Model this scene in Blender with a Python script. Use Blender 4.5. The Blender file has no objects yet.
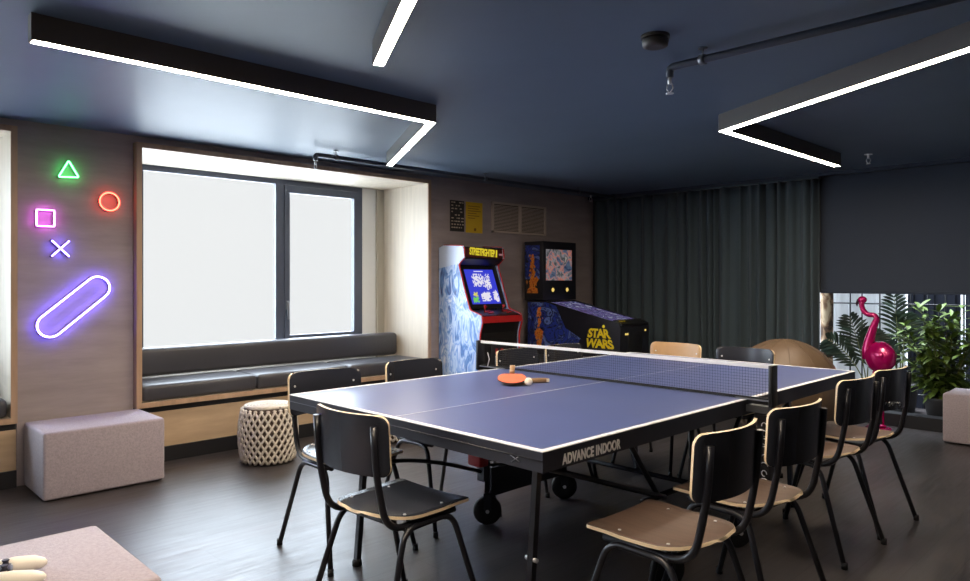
import bpy, bmesh, math, random
from mathutils import Vector, Matrix, Euler
random.seed(7)
PI = math.pi
sc = bpy.context.scene
COL = sc.collection

# ------------------------------------------------------------------ colour / materials
def lin(c):
    out = []
    for v in c[:3]:
        v = v / 255.0
        out.append(v / 12.92 if v <= 0.04045 else ((v + 0.055) / 1.055) ** 2.4)
    return (out[0], out[1], out[2], 1.0)

def mat(name, rgb, rough=0.5, metal=0.0, spec=0.5, noise=None, bump=None, coat=0.0, sheen=0.0):
    """rgb in 0-255 sRGB. noise=(scale, amount, stretch) tints the base colour, bump=(scale, strength, stretch)."""
    m = bpy.data.materials.new(name); m.use_nodes = True
    nt = m.node_tree; b = nt.nodes['Principled BSDF']
    base = lin(rgb)
    b.inputs['Base Color'].default_value = base
    b.inputs['Roughness'].default_value = rough
    b.inputs['Metallic'].default_value = metal
    b.inputs['Specular IOR Level'].default_value = spec
    b.inputs['Coat Weight'].default_value = coat
    b.inputs['Sheen Weight'].default_value = sheen
    if noise or bump:
        tc = nt.nodes.new('ShaderNodeTexCoord')
    if noise:
        mp = nt.nodes.new('ShaderNodeMapping'); mp.inputs['Scale'].default_value = noise[2]
        n = nt.nodes.new('ShaderNodeTexNoise'); n.inputs['Scale'].default_value = noise[0]
        n.inputs['Detail'].default_value = 6; n.inputs['Roughness'].default_value = 0.6
        mx = nt.nodes.new('ShaderNodeMix'); mx.data_type = 'RGBA'
        a = noise[1]
        mx.inputs[6].default_value = tuple(max(0, v * (1 - a)) for v in base[:3]) + (1,)
        mx.inputs[7].default_value = tuple(min(1, v * (1 + a)) for v in base[:3]) + (1,)
        nt.links.new(tc.outputs['Object'], mp.inputs['Vector']); nt.links.new(mp.outputs['Vector'], n.inputs['Vector'])
        mr = nt.nodes.new('ShaderNodeMapRange'); mr.inputs[1].default_value = 0.3; mr.inputs[2].default_value = 0.7
        nt.links.new(n.outputs['Fac'], mr.inputs[0]); nt.links.new(mr.outputs[0], mx.inputs[0])
        nt.links.new(mx.outputs[2], b.inputs['Base Color'])
    if bump:
        mp = nt.nodes.new('ShaderNodeMapping'); mp.inputs['Scale'].default_value = bump[2]
        n = nt.nodes.new('ShaderNodeTexNoise'); n.inputs['Scale'].default_value = bump[0]; n.inputs['Detail'].default_value = 4
        bp = nt.nodes.new('ShaderNodeBump'); bp.inputs['Strength'].default_value = bump[1]; bp.inputs['Distance'].default_value = 0.01
        nt.links.new(tc.outputs['Object'], mp.inputs['Vector']); nt.links.new(mp.outputs['Vector'], n.inputs['Vector'])
        nt.links.new(n.outputs['Fac'], bp.inputs['Height']); nt.links.new(bp.outputs['Normal'], b.inputs['Normal'])
    return m

def emit(name, rgb, strength):
    m = bpy.data.materials.new(name); m.use_nodes = True
    nt = m.node_tree; b = nt.nodes['Principled BSDF']
    b.inputs['Base Color'].default_value = (0.02, 0.02, 0.02, 1)
    b.inputs['Emission Color'].default_value = lin(rgb); b.inputs['Emission Strength'].default_value = strength
    return m

def ramp_mat(name, stops, scale, rough=0.4, distort=1.5, stretch=(1, 1, 1), emission=0.0, detail=6):
    """noise driven multi-colour print; stops = [(pos, rgb)]"""
    m = bpy.data.materials.new(name); m.use_nodes = True
    nt = m.node_tree; b = nt.nodes['Principled BSDF']; b.inputs['Roughness'].default_value = rough
    tc = nt.nodes.new('ShaderNodeTexCoord'); mp = nt.nodes.new('ShaderNodeMapping'); mp.inputs['Scale'].default_value = stretch
    n = nt.nodes.new('ShaderNodeTexNoise'); n.inputs['Scale'].default_value = scale; n.inputs['Detail'].default_value = detail
    n.inputs['Distortion'].default_value = distort
    r = nt.nodes.new('ShaderNodeValToRGB'); e = r.color_ramp.elements
    e[0].position, e[0].color = stops[0][0], lin(stops[0][1]); e[1].position, e[1].color = stops[-1][0], lin(stops[-1][1])
    for p, c in stops[1:-1]:
        k = e.new(p); k.color = lin(c)
    nt.links.new(tc.outputs['Object'], mp.inputs['Vector']); nt.links.new(mp.outputs['Vector'], n.inputs['Vector'])
    nt.links.new(n.outputs['Fac'], r.inputs['Fac']); nt.links.new(r.outputs['Color'], b.inputs['Base Color'])
    if emission:
        nt.links.new(r.outputs['Color'], b.inputs['Emission Color']); b.inputs['Emission Strength'].default_value = emission
    return m

def glass_mat(name):
    m = bpy.data.materials.new(name); m.use_nodes = True
    nt = m.node_tree; nt.nodes.remove(nt.nodes['Principled BSDF'])
    out = nt.nodes['Material Output']
    t = nt.nodes.new('ShaderNodeBsdfTransparent'); t.inputs['Color'].default_value = (.95, .96, .96, 1)
    g = nt.nodes.new('ShaderNodeBsdfGlossy'); g.inputs['Roughness'].default_value = 0.5
    mx = nt.nodes.new('ShaderNodeMixShader'); mx.inputs[0].default_value = .025
    nt.links.new(t.outputs[0], mx.inputs[1]); nt.links.new(g.outputs[0], mx.inputs[2])
    nt.links.new(mx.outputs[0], out.inputs['Surface'])
    return m

def floor_mat():
    m = bpy.data.materials.new('dark_plank_floor'); m.use_nodes = True
    nt = m.node_tree; b = nt.nodes['Principled BSDF']
    tc = nt.nodes.new('ShaderNodeTexCoord')
    mp = nt.nodes.new('ShaderNodeMapping'); mp.inputs['Rotation'].default_value = (0, 0, PI / 2)
    br = nt.nodes.new('ShaderNodeTexBrick')
    br.inputs['Scale'].default_value = 1.0
    br.inputs['Brick Width'].default_value = 1.3; br.inputs['Row Height'].default_value = 0.16
    br.inputs['Mortar Size'].default_value = 0.0015; br.inputs['Bias'].default_value = 0.0
    br.inputs['Color1'].default_value = lin((60, 55, 56)); br.inputs['Color2'].default_value = lin((50, 46, 47)); br.inputs['Mortar'].default_value = lin((24, 21, 21))
    nt.links.new(tc.outputs['Object'], mp.inputs['Vector']); nt.links.new(mp.outputs['Vector'], br.inputs['Vector'])
    mp2 = nt.nodes.new('ShaderNodeMapping'); mp2.inputs['Scale'].default_value = (14, 1.2, 1)
    n = nt.nodes.new('ShaderNodeTexNoise'); n.inputs['Scale'].default_value = 3.0; n.inputs['Detail'].default_value = 8; n.inputs['Roughness'].default_value = .65
    nt.links.new(tc.outputs['Object'], mp2.inputs['Vector']); nt.links.new(mp2.outputs['Vector'], n.inputs['Vector'])
    mr = nt.nodes.new('ShaderNodeMapRange'); mr.inputs[1].default_value = .25; mr.inputs[2].default_value = .75; mr.inputs[3].default_value = .55; mr.inputs[4].default_value = 1.45
    nt.links.new(n.outputs['Fac'], mr.inputs[0])
    vm = nt.nodes.new('ShaderNodeVectorMath'); vm.operation = 'MULTIPLY'
    nt.links.new(br.outputs['Color'], vm.inputs[0]); nt.links.new(mr.outputs[0], vm.inputs[1])
    nt.links.new(vm.outputs[0], b.inputs['Base Color'])
    mr2 = nt.nodes.new('ShaderNodeMapRange'); mr2.inputs[1].default_value = .3; mr2.inputs[2].default_value = .7; mr2.inputs[3].default_value = .32; mr2.inputs[4].default_value = .47
    nt.links.new(n.outputs['Fac'], mr2.inputs[0]); nt.links.new(mr2.outputs[0], b.inputs['Roughness'])
    bp = nt.nodes.new('ShaderNodeBump'); bp.inputs['Strength'].default_value = .25; bp.inputs['Distance'].default_value = .004
    nt.links.new(n.outputs['Fac'], bp.inputs['Height']); nt.links.new(bp.outputs['Normal'], b.inputs['Normal'])
    b.inputs['Specular IOR Level'].default_value = 1.0
    return m

M = dict(
    floor=floor_mat(),
    ceiling=mat('navy_ceiling_paint', (88, 104, 124), .5, noise=(.6, .12, (1, 1, 1))),
    wall=mat('grey_brown_veneer', (152, 141, 141), .6, noise=(2.2, .15, (1, .8, 5)), bump=(6, .12, (1, .6, 6))),
    wall_dark=mat('charcoal_wall', (50, 53, 58), .7),
    oak=mat('light_oak_edge', (176, 146, 120), .45, noise=(3, .18, (6, 6, .7))),
    birch=mat('pale_birch_lining', (204, 193, 177), .5, noise=(3, .10, (8, 8, .5))),
    bench_panel=mat('tan_birch_panel', (180, 156, 128), .5, noise=(2, .2, (1, .7, 4))),
    plinth=mat('black_plinth_and_shade', (22, 22, 26), .5),
    white=mat('white_paint', (225, 228, 230), .5),
    greygreen=mat('grey_green_panel', (176, 172, 160), .6),
    alu=mat('slate_window_frame', (78, 86, 104), .4),
    leather=mat('dark_grey_leatherette', (62, 62, 68), .38, bump=(30, .08, (1, 1, 1))),
    glass=glass_mat('window_glass'),
    fabric=mat('taupe_weave', (156, 146, 154), .85, noise=(90, .16, (1, 1, 1)), bump=(220, .25, (1, 1, 1)), sheen=.2),
    rope=mat('cream_rope', (198, 190, 180), .8, noise=(40, .15, (1, 1, 1))),
    rope_dark=mat('brown_pouf_core', (66, 54, 46), .9),
    black_metal=mat('black_tube_metal', (24, 24, 30), .32, metal=.0, spec=.6),
    black_wood=mat('black_stained_plywood', (40, 42, 50), .27, spec=.5),
    brown_wood=mat('walnut_plywood', (98, 78, 66), .42, noise=(4, .2, (1, 10, 1))),
    tan_wood=mat('natural_beech_plywood', (186, 150, 108), .4, noise=(4, .12, (8, 1, 1))),
    ply_edge=mat('pale_plywood_edge', (220, 198, 164), .5),
    chrome=mat('chrome', (214, 214, 216), .35, metal=.4),
    steel=mat('dull_steel', (130, 132, 138), .35, metal=.9),
    rubber=mat('black_rubber', (18, 18, 20), .6),
    table_blue=mat('blue_table_top', (78, 91, 140), .30, spec=.8, noise=(1.2, .08, (1, 1, 1))),
    line_white=mat('white_line', (222, 224, 230), .45),
    apron=mat('black_table_frame', (34, 35, 44), .35),
    letter=mat('pale_lettering', (220, 217, 214), .5),
    red_plastic=mat('red_plastic', (178, 32, 38), .4),
    net=mat('black_net_cord', (22, 24, 28), .8),
    paddle_red=mat('orange_red_rubber', (222, 104, 72), .6),
    paddle_dark=mat('black_paddle_rubber', (38, 30, 30), .6),
    paddle_wood=mat('paddle_wood', (150, 118, 84), .5),
    ball=mat('cream_ball', (236, 226, 206), .4),
    curtain=mat('dark_teal_curtain', (58, 72, 80), .85, bump=(160, .15, (1, 1, 1)), sheen=.15),
    blind=mat('dark_blue_grey_blind', (42, 51, 66), .8),
    housing=mat('dark_bronze_housing', (62, 56, 54), .4),
    led=emit('warm_led', (255, 235, 210), 112.0),
    pipe=mat('dark_pipe', (70, 76, 88), .35, metal=.4),
    detector=mat('dark_detector', (58, 54, 50), .5),
    magenta=mat('magenta_lacquer', (178, 8, 96), .25, metal=.35, coat=.3),
    beak=mat('black_beak', (40, 12, 24), .3),
    leaf=mat('green_leaf', (84, 106, 40), .45, noise=(9, .5, (1, 1, 1))),
    palm=mat('dark_palm_leaf', (30, 48, 32), .45, noise=(9, .4, (1, 1, 1))),
    stem=mat('plant_stem', (88, 92, 50), .6),
    soil=mat('planter_black', (30, 30, 32), .7),
    board=mat('whitewashed_board', (206, 209, 212), .7, noise=(3, .2, (5, 5, .5))),
    corrug=mat('dark_blue_cladding', (34, 38, 52), .5),
    birch_bark=ramp_mat('mottled_bark', [(.42, (58, 42, 32)), (.52, (128, 98, 72)), (.62, (188, 168, 138))], 9, .8, .8, (1, 1, .6)),
    paving=mat('pale_bounce_paving', (226, 226, 224), .9),
    wire=mat('dark_wire', (26, 28, 34), .5),
    ground=mat('dark_ground', (60, 58, 56), .8),
    cab_black=mat('black_cabinet', (22, 21, 24), .35),
    cab_red=mat('red_edge_trim', (176, 30, 34), .35),
    art_blue=ramp_mat('icy_blue_print', [(.30, (52, 66, 128)), (.42, (98, 140, 206)), (.50, (190, 210, 238)), (.58, (118, 156, 218)), (.70, (226, 234, 248))], 4.5, .35, 1.6, (2.2, 1, .8), detail=10),
    art_pale=mat('pale_blue_print', (188, 202, 226), .35),
    screen_blue=emit('blue_screen', (48, 58, 210), .75),
    screen_white=emit('screen_pale_pixels', (226, 222, 236), .8),
    screen_yellow=emit('screen_yellow_pixels', (214, 204, 90), .8),
    screen_green=emit('screen_green_pixels', (110, 200, 90), .8),
    marquee=mat('maroon_marquee', (72, 18, 26), .4),
    marquee_text=emit('marquee_yellow', (240, 218, 50), .6),
    pink=mat('pale_pink_print', (222, 170, 190), .4),
    pin_black=mat('black_pinball_cabinet', (24, 24, 32), .4),
    pin_art=ramp_mat('deep_blue_print', [(.34, (16, 16, 30)), (.45, (44, 66, 170)), (.52, (22, 26, 64)), (.60, (110, 136, 214)), (.72, (34, 34, 76))], 6, .35, 2.0),
    pin_orange=ramp_mat('orange_flame_print', [(.35, (150, 60, 30)), (.5, (236, 148, 50)), (.65, (200, 90, 40))], 16, .4, 1.5),
    pin_purple=ramp_mat('violet_playfield', [(.32, (40, 34, 70)), (.46, (124, 108, 170)), (.55, (60, 70, 130)), (.66, (190, 190, 220))], 11, .2, 1.5, emission=.35),  # glow put into the print in place of the playfield's small lamps
    pin_screen=ramp_mat('backglass_picture', [(.30, (30, 44, 84)), (.41, (96, 116, 140)), (.48, (206, 116, 84)), (.515, (150, 150, 158)), (.62, (48, 58, 62)), (.74, (220, 216, 206))], 11, .3, .7, emission=.35),
    yellow=mat('yellow_print', (238, 214, 30), .45),
    lamp_yellow=emit('small_yellow_lamp', (240, 206, 110), .8),
    poster_black=mat('black_poster', (40, 36, 36), .5),
    poster_yellow=mat('yellow_poster', (206, 168, 36), .5),
    poster_ink=mat('poster_print_pale', (190, 176, 156), .5),
    poster_dark=mat('poster_print_brown', (120, 82, 24), .5),
    grille=mat('beige_grille', (190, 174, 162), .6),
    grille_dark=mat('grille_back', (70, 60, 56), .7),
    pouf_brown=mat('brown_leatherette', (98, 80, 62), .5, noise=(5, .12, (1, 1, 1)), bump=(14, .1, (1, 1, 1))),
    pad_white=mat('white_controller_shell', (232, 226, 212), .4),
    pad_dark=mat('dark_controller_face', (38, 38, 52), .4),
    neon_green=emit('green_neon', (80, 255, 120), 11), neon_red=emit('red_neon', (255, 70, 52), 11),
    neon_pink=emit('pink_neon', (240, 100, 255), 14), neon_blue=emit('violet_blue_neon', (110, 92, 255), 26),
    neon_cap=mat('neon_backing', (24, 24, 30), .5),
)

# ------------------------------------------------------------------ mesh builder
def fillet(pts, r, n=6):
    pts = [Vector(p) for p in pts]; out = [pts[0]]
    for i in range(1, len(pts) - 1):
        a, b, c = pts[i - 1], pts[i], pts[i + 1]
        u = (a - b); v = (c - b); rr = min(r, u.length * .48, v.length * .48)
        p0 = b + u.normalized() * rr; p1 = b + v.normalized() * rr
        for k in range(n + 1):
            t = k / n
            out.append(p0 * (1 - t) ** 2 + b * 2 * t * (1 - t) + p1 * t ** 2)
    out.append(pts[-1]); return out

class B:
    def __init__(s): s.bm = bmesh.new()
    def _tag(s, faces, mi, smooth):
        for f in faces: f.material_index = mi; f.smooth = smooth
    def box(s, a, b, mi=0, bev=0, seg=3, rot=None, smooth=False, about=None):
        c = (Vector(a) + Vector(b)) / 2; d = Vector(b) - Vector(a)
        vs = [s.bm.verts.new((c.x + sx * d.x / 2, c.y + sy * d.y / 2, c.z + sz * d.z / 2)) for sx in (-1, 1) for sy in (-1, 1) for sz in (-1, 1)]
        idx = ((0, 1, 3, 2), (4, 6, 7, 5), (0, 4, 5, 1), (2, 3, 7, 6), (0, 2, 6, 4), (1, 5, 7, 3))
        fs = [s.bm.faces.new([vs[i] for i in q]) for q in idx]
        geo = vs
        if bev:
            es = list({e for f in fs for e in f.edges})
            r = bmesh.ops.bevel(s.bm, geom=es, offset=bev, segments=seg, profile=.5, affect='EDGES')
            geo = list({v for f in r['faces'] for v in f.verts}); fs = list({f for v in geo for f in v.link_faces})
            smooth = True
        s._tag(fs, mi, smooth)
        if rot is not None:
            p = Vector(about) if about is not None else c
            for v in geo: v.co = p + rot @ (v.co - p)
        return fs
    def tube(s, pts, r, n=8, mi=0, closed=False, cap=True):
        pts = [Vector(p) for p in pts]; N = len(pts); rings = []; up = None
        rs = r if isinstance(r, (list, tuple)) else [r] * N
        for i, p in enumerate(pts):
            if closed: t = (pts[(i + 1) % N] - pts[i - 1])
            else: t = pts[min(i + 1, N - 1)] - pts[max(i - 1, 0)]
            t.normalize()
            if up is None:
                up = t.orthogonal().normalized()
            else:
                up = up - t * up.dot(t)
                up = up.normalized() if up.length > 1e-6 else t.orthogonal().normalized()
            w = t.cross(up)
            rings.append([s.bm.verts.new(p + (up * math.cos(2 * PI * k / n) + w * math.sin(2 * PI * k / n)) * rs[i]) for k in range(n)])
        fs = []
        for i in range(N if closed else N - 1):
            A, Bq = rings[i], rings[(i + 1) % N]
            # closed loops may twist: choose best offset
            off = 0
            if closed and i == N - 1:
                off = min(range(n), key=lambda o: (A[0].co - Bq[o].co).length)
            for k in range(n):
                fs.append(s.bm.faces.new((A[k], A[(k + 1) % n], Bq[(k + 1 + off) % n], Bq[(k + off) % n])))
        s._tag(fs, mi, True)
        if cap and not closed:
            s._tag([s.bm.faces.new(list(reversed(rings[0]))), s.bm.faces.new(rings[-1])], mi, False)
    def lathe(s, prof, c=(0, 0, 0), n=24, mi=0, axis='Z', smooth=True):
        c = Vector(c); rings = []
        for r, h in prof:
            ring = []
            for k in range(n):
                a = 2 * PI * k / n; p = (max(r, 1e-4) * math.cos(a), max(r, 1e-4) * math.sin(a), h)
                if axis == 'X': p = (p[2], p[0], p[1])
                elif axis == 'Y': p = (p[1], p[2], p[0])
                ring.append(s.bm.verts.new(c + Vector(p)))
            rings.append(ring)
        fs = []
        for A, Bq in zip(rings, rings[1:]):
            for k in range(n): fs.append(s.bm.faces.new((A[k], A[(k + 1) % n], Bq[(k + 1) % n], Bq[k])))
        s._tag(fs, mi, smooth)
        s._tag([s.bm.faces.new(list(reversed(rings[0]))), s.bm.faces.new(rings[-1])], mi, False)
    def prism(s, poly, d, mi=0, mi_side=None):
        """poly: list of 3-D points, extruded by vector d"""
        d = Vector(d); a = [s.bm.verts.new(Vector(p)) for p in poly]; b = [s.bm.verts.new(Vector(p) + d) for p in poly]
        fs = [s.bm.faces.new(list(reversed(a))), s.bm.faces.new(b)]; s._tag(fs, mi, False)
        n = len(a); sd = [s.bm.faces.new((a[i], a[(i + 1) % n], b[(i + 1) % n], b[i])) for i in range(n)]
        s._tag(sd, mi if mi_side is None else mi_side, False)
        return fs + sd
    def sheet(s, grid, t, mi=0, mi_edge=None, mi_back=None):
        """grid[i][j] of points -> curved panel of thickness t with its own rim"""
        R, Cn = len(grid), len(grid[0]); P = [[Vector(p) for p in row] for row in grid]
        top = [[None] * Cn for _ in range(R)]; bot = [[None] * Cn for _ in range(R)]
        for i in range(R):
            for j in range(Cn):
                du = P[i][min(j + 1, Cn - 1)] - P[i][max(j - 1, 0)]; dv = P[min(i + 1, R - 1)][j] - P[max(i - 1, 0)][j]
                nn = du.cross(dv); nn = nn.normalized() if nn.length > 1e-9 else Vector((0, 0, 1))
                top[i][j] = s.bm.verts.new(P[i][j] + nn * t / 2); bot[i][j] = s.bm.verts.new(P[i][j] - nn * t / 2)
        fs = []; bs = []
        for i in range(R - 1):
            for j in range(Cn - 1):
                fs.append(s.bm.faces.new((top[i][j], top[i][j + 1], top[i + 1][j + 1], top[i + 1][j])))
                bs.append(s.bm.faces.new((bot[i][j], bot[i + 1][j], bot[i + 1][j + 1], bot[i][j + 1])))
        s._tag(fs, mi, True); s._tag(bs, mi if mi_back is None else mi_back, True)
        loop = [(0, j) for j in range(Cn)] + [(i, Cn - 1) for i in range(1, R)] + [(R - 1, j) for j in range(Cn - 2, -1, -1)] + [(i, 0) for i in range(R - 2, 0, -1)]
        es = []
        for k in range(len(loop)):
            a, b = loop[k], loop[(k + 1) % len(loop)]
            es.append(s.bm.faces.new((top[a[0]][a[1]], bot[a[0]][a[1]], bot[b[0]][b[1]], top[b[0]][b[1]])))
        s._tag(es, mi if mi_edge is None else mi_edge, False)
    def quad(s, pts, mi=0, smooth=False):
        f = s.bm.faces.new([s.bm.verts.new(Vector(p)) for p in pts]); s._tag([f], mi, smooth)
    def ball(s, c, r, mi=0, sc_=(1, 1, 1), seg=20, rings=12):
        g = bmesh.ops.create_uvsphere(s.bm, u_segments=seg, v_segments=rings, radius=r)
        for v in g['verts']: v.co = Vector((v.co.x * sc_[0], v.co.y * sc_[1], v.co.z * sc_[2])) + Vector(c)
        s._tag({f for v in g['verts'] for f in v.link_faces}, mi, True)
    def rotz(s, c, deg):
        R = Matrix.Rotation(math.radians(deg), 3, 'Z'); c = Vector(c)
        for v in s.bm.verts: v.co = c + R @ (v.co - c)
    def build(s, name, mats, parent=None, loc=None, fix=True):
        """parent: world-built parts are shifted into the (unrotated) parent's frame unless loc is given"""
        if fix: bmesh.ops.recalc_face_normals(s.bm, faces=s.bm.faces[:])
        me = bpy.data.meshes.new(name)
        if parent is not None and loc is None:
            off = wloc(parent)
            for v in s.bm.verts: v.co -= off
        elif parent is None:
            # origin at the base centre of the shape
            xs = [v.co.copy() for v in s.bm.verts]
            o = Vector(((min(p.x for p in xs) + max(p.x for p in xs)) / 2, (min(p.y for p in xs) + max(p.y for p in xs)) / 2, min(p.z for p in xs)))
            for v in s.bm.verts: v.co -= o
        s.bm.to_mesh(me); s.bm.free()
        for m in (mats if isinstance(mats, (list, tuple)) else [mats]): me.materials.append(M[m] if isinstance(m, str) else m)
        ob = bpy.data.objects.new(name, me); COL.objects.link(ob)
        if parent is not None: ob.parent = parent
        else: ob.location = o
        return ob

def wloc(o):
    v = Vector((0, 0, 0))
    while o is not None: v += o.location; o = o.parent
    return v

def tag(o, label, cat, group=None, kind=None):
    o['label'] = label; o['category'] = cat
    if group: o['group'] = group
    if kind: o['kind'] = kind
    return o
def thing(name, label, cat, loc=(0, 0, 0), rz=0, group=None):
    o = bpy.data.objects.new(name, None); COL.objects.link(o)
    o.empty_display_size = .1
    o.location = loc; o.rotation_euler = (0, 0, rz)
    return tag(o, label, cat, group)
def struct(o):
    o['kind'] = 'structure'; return o
def copy_tree(o, parent=None):
    c = o.copy(); COL.objects.link(c)
    if parent is not None: c.parent = parent
    for ch in list(o.children): copy_tree(ch, c)
    return c
def text_mesh(body, size, m, name, parent, mtx, depth=.0015, warp=None, shear=0, space=1.0, offset=0.0):
    cu = bpy.data.curves.new('lettering_curve', 'FONT'); cu.body = body; cu.size = size; cu.extrude = depth
    cu.align_x = 'CENTER'; cu.align_y = 'CENTER'; cu.shear = shear; cu.space_character = space; cu.offset = offset
    t = bpy.data.objects.new('lettering_tmp', cu); COL.objects.link(t)
    bpy.context.view_layer.update()
    me = bpy.data.meshes.new_from_object(t.evaluated_get(bpy.context.evaluated_depsgraph_get()))
    bpy.data.objects.remove(t); bpy.data.curves.remove(cu)
    for v in me.vertices:
        p = v.co.copy()
        if warp: p = warp(p)
        v.co = mtx @ p
    if parent is not None:
        off = wloc(parent)
        for v in me.vertices: v.co -= off
    me.materials.clear(); me.materials.append(M[m]); me.name = name
    o = bpy.data.objects.new(name, me); COL.objects.link(o); o.parent = parent
    return o
def frame_mtx(origin, ux, uy):
    ux = Vector(ux).normalized(); uy = Vector(uy).normalized(); uz = ux.cross(uy)
    m = Matrix((ux, uy, uz)).transposed().to_4x4(); m.translation = Vector(origin); return m

# ------------------------------------------------------------------ room numbers (metres)
XW, YB, XR, YF, H = -3.78, 5.30, 2.70, -7.20, 2.285
XN = -4.45            # plane of the windows at the back of the bays
XF = -3.725           # front of the bay frames
BAYS = [(0.10, 2.665), (-3.30, -0.665), (-6.60, -4.00)]  # last bay is unseen, added behind the camera for fill light
ZB0, ZB1 = 0.435, 2.20

b = B(); b.box((XN - .3, YF - .15, -.12), (XR + .15, 8.2, 0)); struct(b.build('floor', 'floor'))
b = B(); b.box((XN - .1, YF - .15, H), (XR + .15, YB + .15, H + .15)); struct(b.build('ceiling', 'ceiling'))
# window wall, open at the two bays and the added third
b = B()
b.box((XN, BAYS[0][1] + .04, 0), (XW, YB + .15, H)); b.box((XN, BAYS[1][1] + .04, 0), (XW, BAYS[0][0] - .04, H))
b.box((XN, BAYS[2][1] + .04, 0), (XW, BAYS[1][0] - .04, H)); b.box((XN, YF, 0), (XW, BAYS[2][0] - .04, H))
for y0, y1 in BAYS:
    b.box((XN, y0 - .04, ZB1 + .035), (XW, y1 + .04, H))
struct(b.build('wall_left', 'wall'))
# outer leaf of the wall round the panes
b = B()
WIN = [(0.30, 2.42), (-3.15, -0.90), (-6.45, -4.2)]
ys = [YF] + [v for w in sorted(WIN) for v in w] + [YB + .15]
for i in range(0, len(ys), 2): b.box((XN - .04, ys[i], 0), (XN, ys[i + 1], H))
for w in WIN:
    b.box((XN - .04, w[0], 0), (XN, w[1], .66)); b.box((XN - .04, w[0], 2.21), (XN, w[1], H))
struct(b.build('wall_outer', 'white'))
b = B(); b.box((XW, YB, 1.17), (XR, YB + .15, H)); b.box((XW, YB, 0), (-1.24, YB + .15, 1.17))
struct(b.build('wall_back', 'wall_dark'))
b = B(); b.box((-1.24, YB, 0), (XR, YB + .15, .11)); struct(b.build('trim_7', 'plinth'))
b = B(); b.box((XR, YF, 0), (XR + .15, YB + .15, H)); struct(b.build('wall_right', 'wall_dark'))
b = B(); b.box((XN - .3, YF - .15, 0), (XR + .15, YF, H)); struct(b.build('wall_front', 'wall_dark'))

# ------------------------------------------------------------------ window bays
for k, (y0, y1) in enumerate(BAYS):
    b = B(); e = .035
    # lining boards (pale) with an oak front edge
    for mi, xa, xb in ((0, XN, XF - .012), (1, XF - .012, XF)):
        b.box((xa, y0 - e, ZB0 - e), (xb, y0, ZB1 + e), mi); b.box((xa, y1, ZB0 - e), (xb, y1 + e, ZB1 + e), mi)
        b.box((xa, y0, ZB1), (xb, y1, ZB1 + e), mi); b.box((xa, y0, ZB0 - e), (xb, y1, ZB0), mi)
    b.box((XF - .09, y0 - e - .001, ZB0 - e - .001), (XF, y0 - e, ZB1 + e), 1)
    struct(b.build(('trim_1', 'trim_2', 'trim_5')[k], ['birch', 'oak']))
    b = B(); b.box((XW - .05, y0 - e, .105), (XW + .012, y1 + e, ZB0 - e - .045), 0); b.box((XW - .05, y0 - e, ZB0 - e - .045), (XW + .004, y1 + e, ZB0 - e), 1); b.box((XW - .05, y0 - e, 0), (XW + .03, y1 + e, .105), 1)  # black top strip stands in for the shade under the bay frame
    struct(b.build(('baseboard_left', 'baseboard_left_2', 'baseboard_left_3')[k], ['bench_panel', 'plinth']))
    # window: fixed pane + opening sash
    wy0, wy1 = WIN[k]; z0, z1 = .66, 2.21
    X0, X1 = XN - .04, XN - .005
    ym = wy0 + (wy1 - wy0) * .585 if k == 0 else wy0 + 1.3
    b = B()
    b.box((X0, wy0, z0), (X1, wy1, z0 + .055)); b.box((X0, wy0, z1 - .055), (X1, wy1, z1))
    b.box((X0, wy0, z0 + .055), (X1, wy0 + .055, z1 - .055)); b.box((X0, wy1 - .05, z0 + .055), (X1, wy1, z1 - .055)); b.box((X0, ym - .05, z0 + .055), (X1, ym + .03, z1 - .055))
    w = struct(b.build(('window_1', 'window_2', 'window_3_added')[k], 'alu'))
    b = B(); s0, s1 = ym + .032, wy1 - .052; X2 = X1 + .012
    for a, c in (((X0, s0, z0 + .058), (X2, s1, z0 + .125)), ((X0, s0, z1 - .125), (X2, s1, z1 - .058)), ((X0, s0, z0 + .125), (X2, s0 + .05, z1 - .125)), ((X0, s1 - .05, z0 + .125), (X2, s1, z1 - .125))):
        b.box(a, c)
    sash = b.build('sash', 'alu', w)
    b = B(); b.box((X2, s0 + .008, 1.02), (X2 + .014, s0 + .036, 1.10), bev=.004); b.box((X2 + .014, s0 + .012, .93), (X2 + .034, s0 + .032, 1.09), bev=.006)
    b.build('handle', 'steel', sash)
    b = B(); b.box((X0 + .004, s0 + .05, z0 + .125), (X0 + .012, s1 - .05, z1 - .125)); b.build('pane', 'glass', sash)
    b = B(); b.box((X0 + .004, wy0 + .055, z0 + .055), (X0 + .012, ym - .05, z1 - .055)); b.build('pane', 'glass', w)
    # narrow painted upright beside the window
    b = B(); b.box((XN, wy1 + .16, ZB0), (XN + .03, y1, ZB1)); struct(b.build(('trim_3', 'trim_4', 'trim_6')[k], 'greygreen'))
    if k == 2: continue
    # bench cushions
    b = B(); n = 3; L = (y1 - y0 - .02) / n
    for i in range(n): b.box((-4.16, y0 + .01 + i * L, ZB0 + .002), (XF - .015, y0 + .01 + (i + 1) * L - .002, .552), bev=.03, seg=4)
    o = b.build('bench_seat_cushion', 'leather')
    tag(o, 'long dark grey seat cushion on the window bench under the big window' if k == 0 else 'dark grey seat cushion cut off at the left edge of the photo', 'cushion')
    b = B(); b.box((-4.30, y0 + .01, .555), (-4.165, y1 - .02, .772), bev=.035, seg=4)
    o = b.build('bench_back_cushion', 'leather')
    tag(o, 'long dark grey back cushion leaning along the sill of the big window' if k == 0 else 'dark grey back cushion of the bench at the far left edge', 'cushion')

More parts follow.
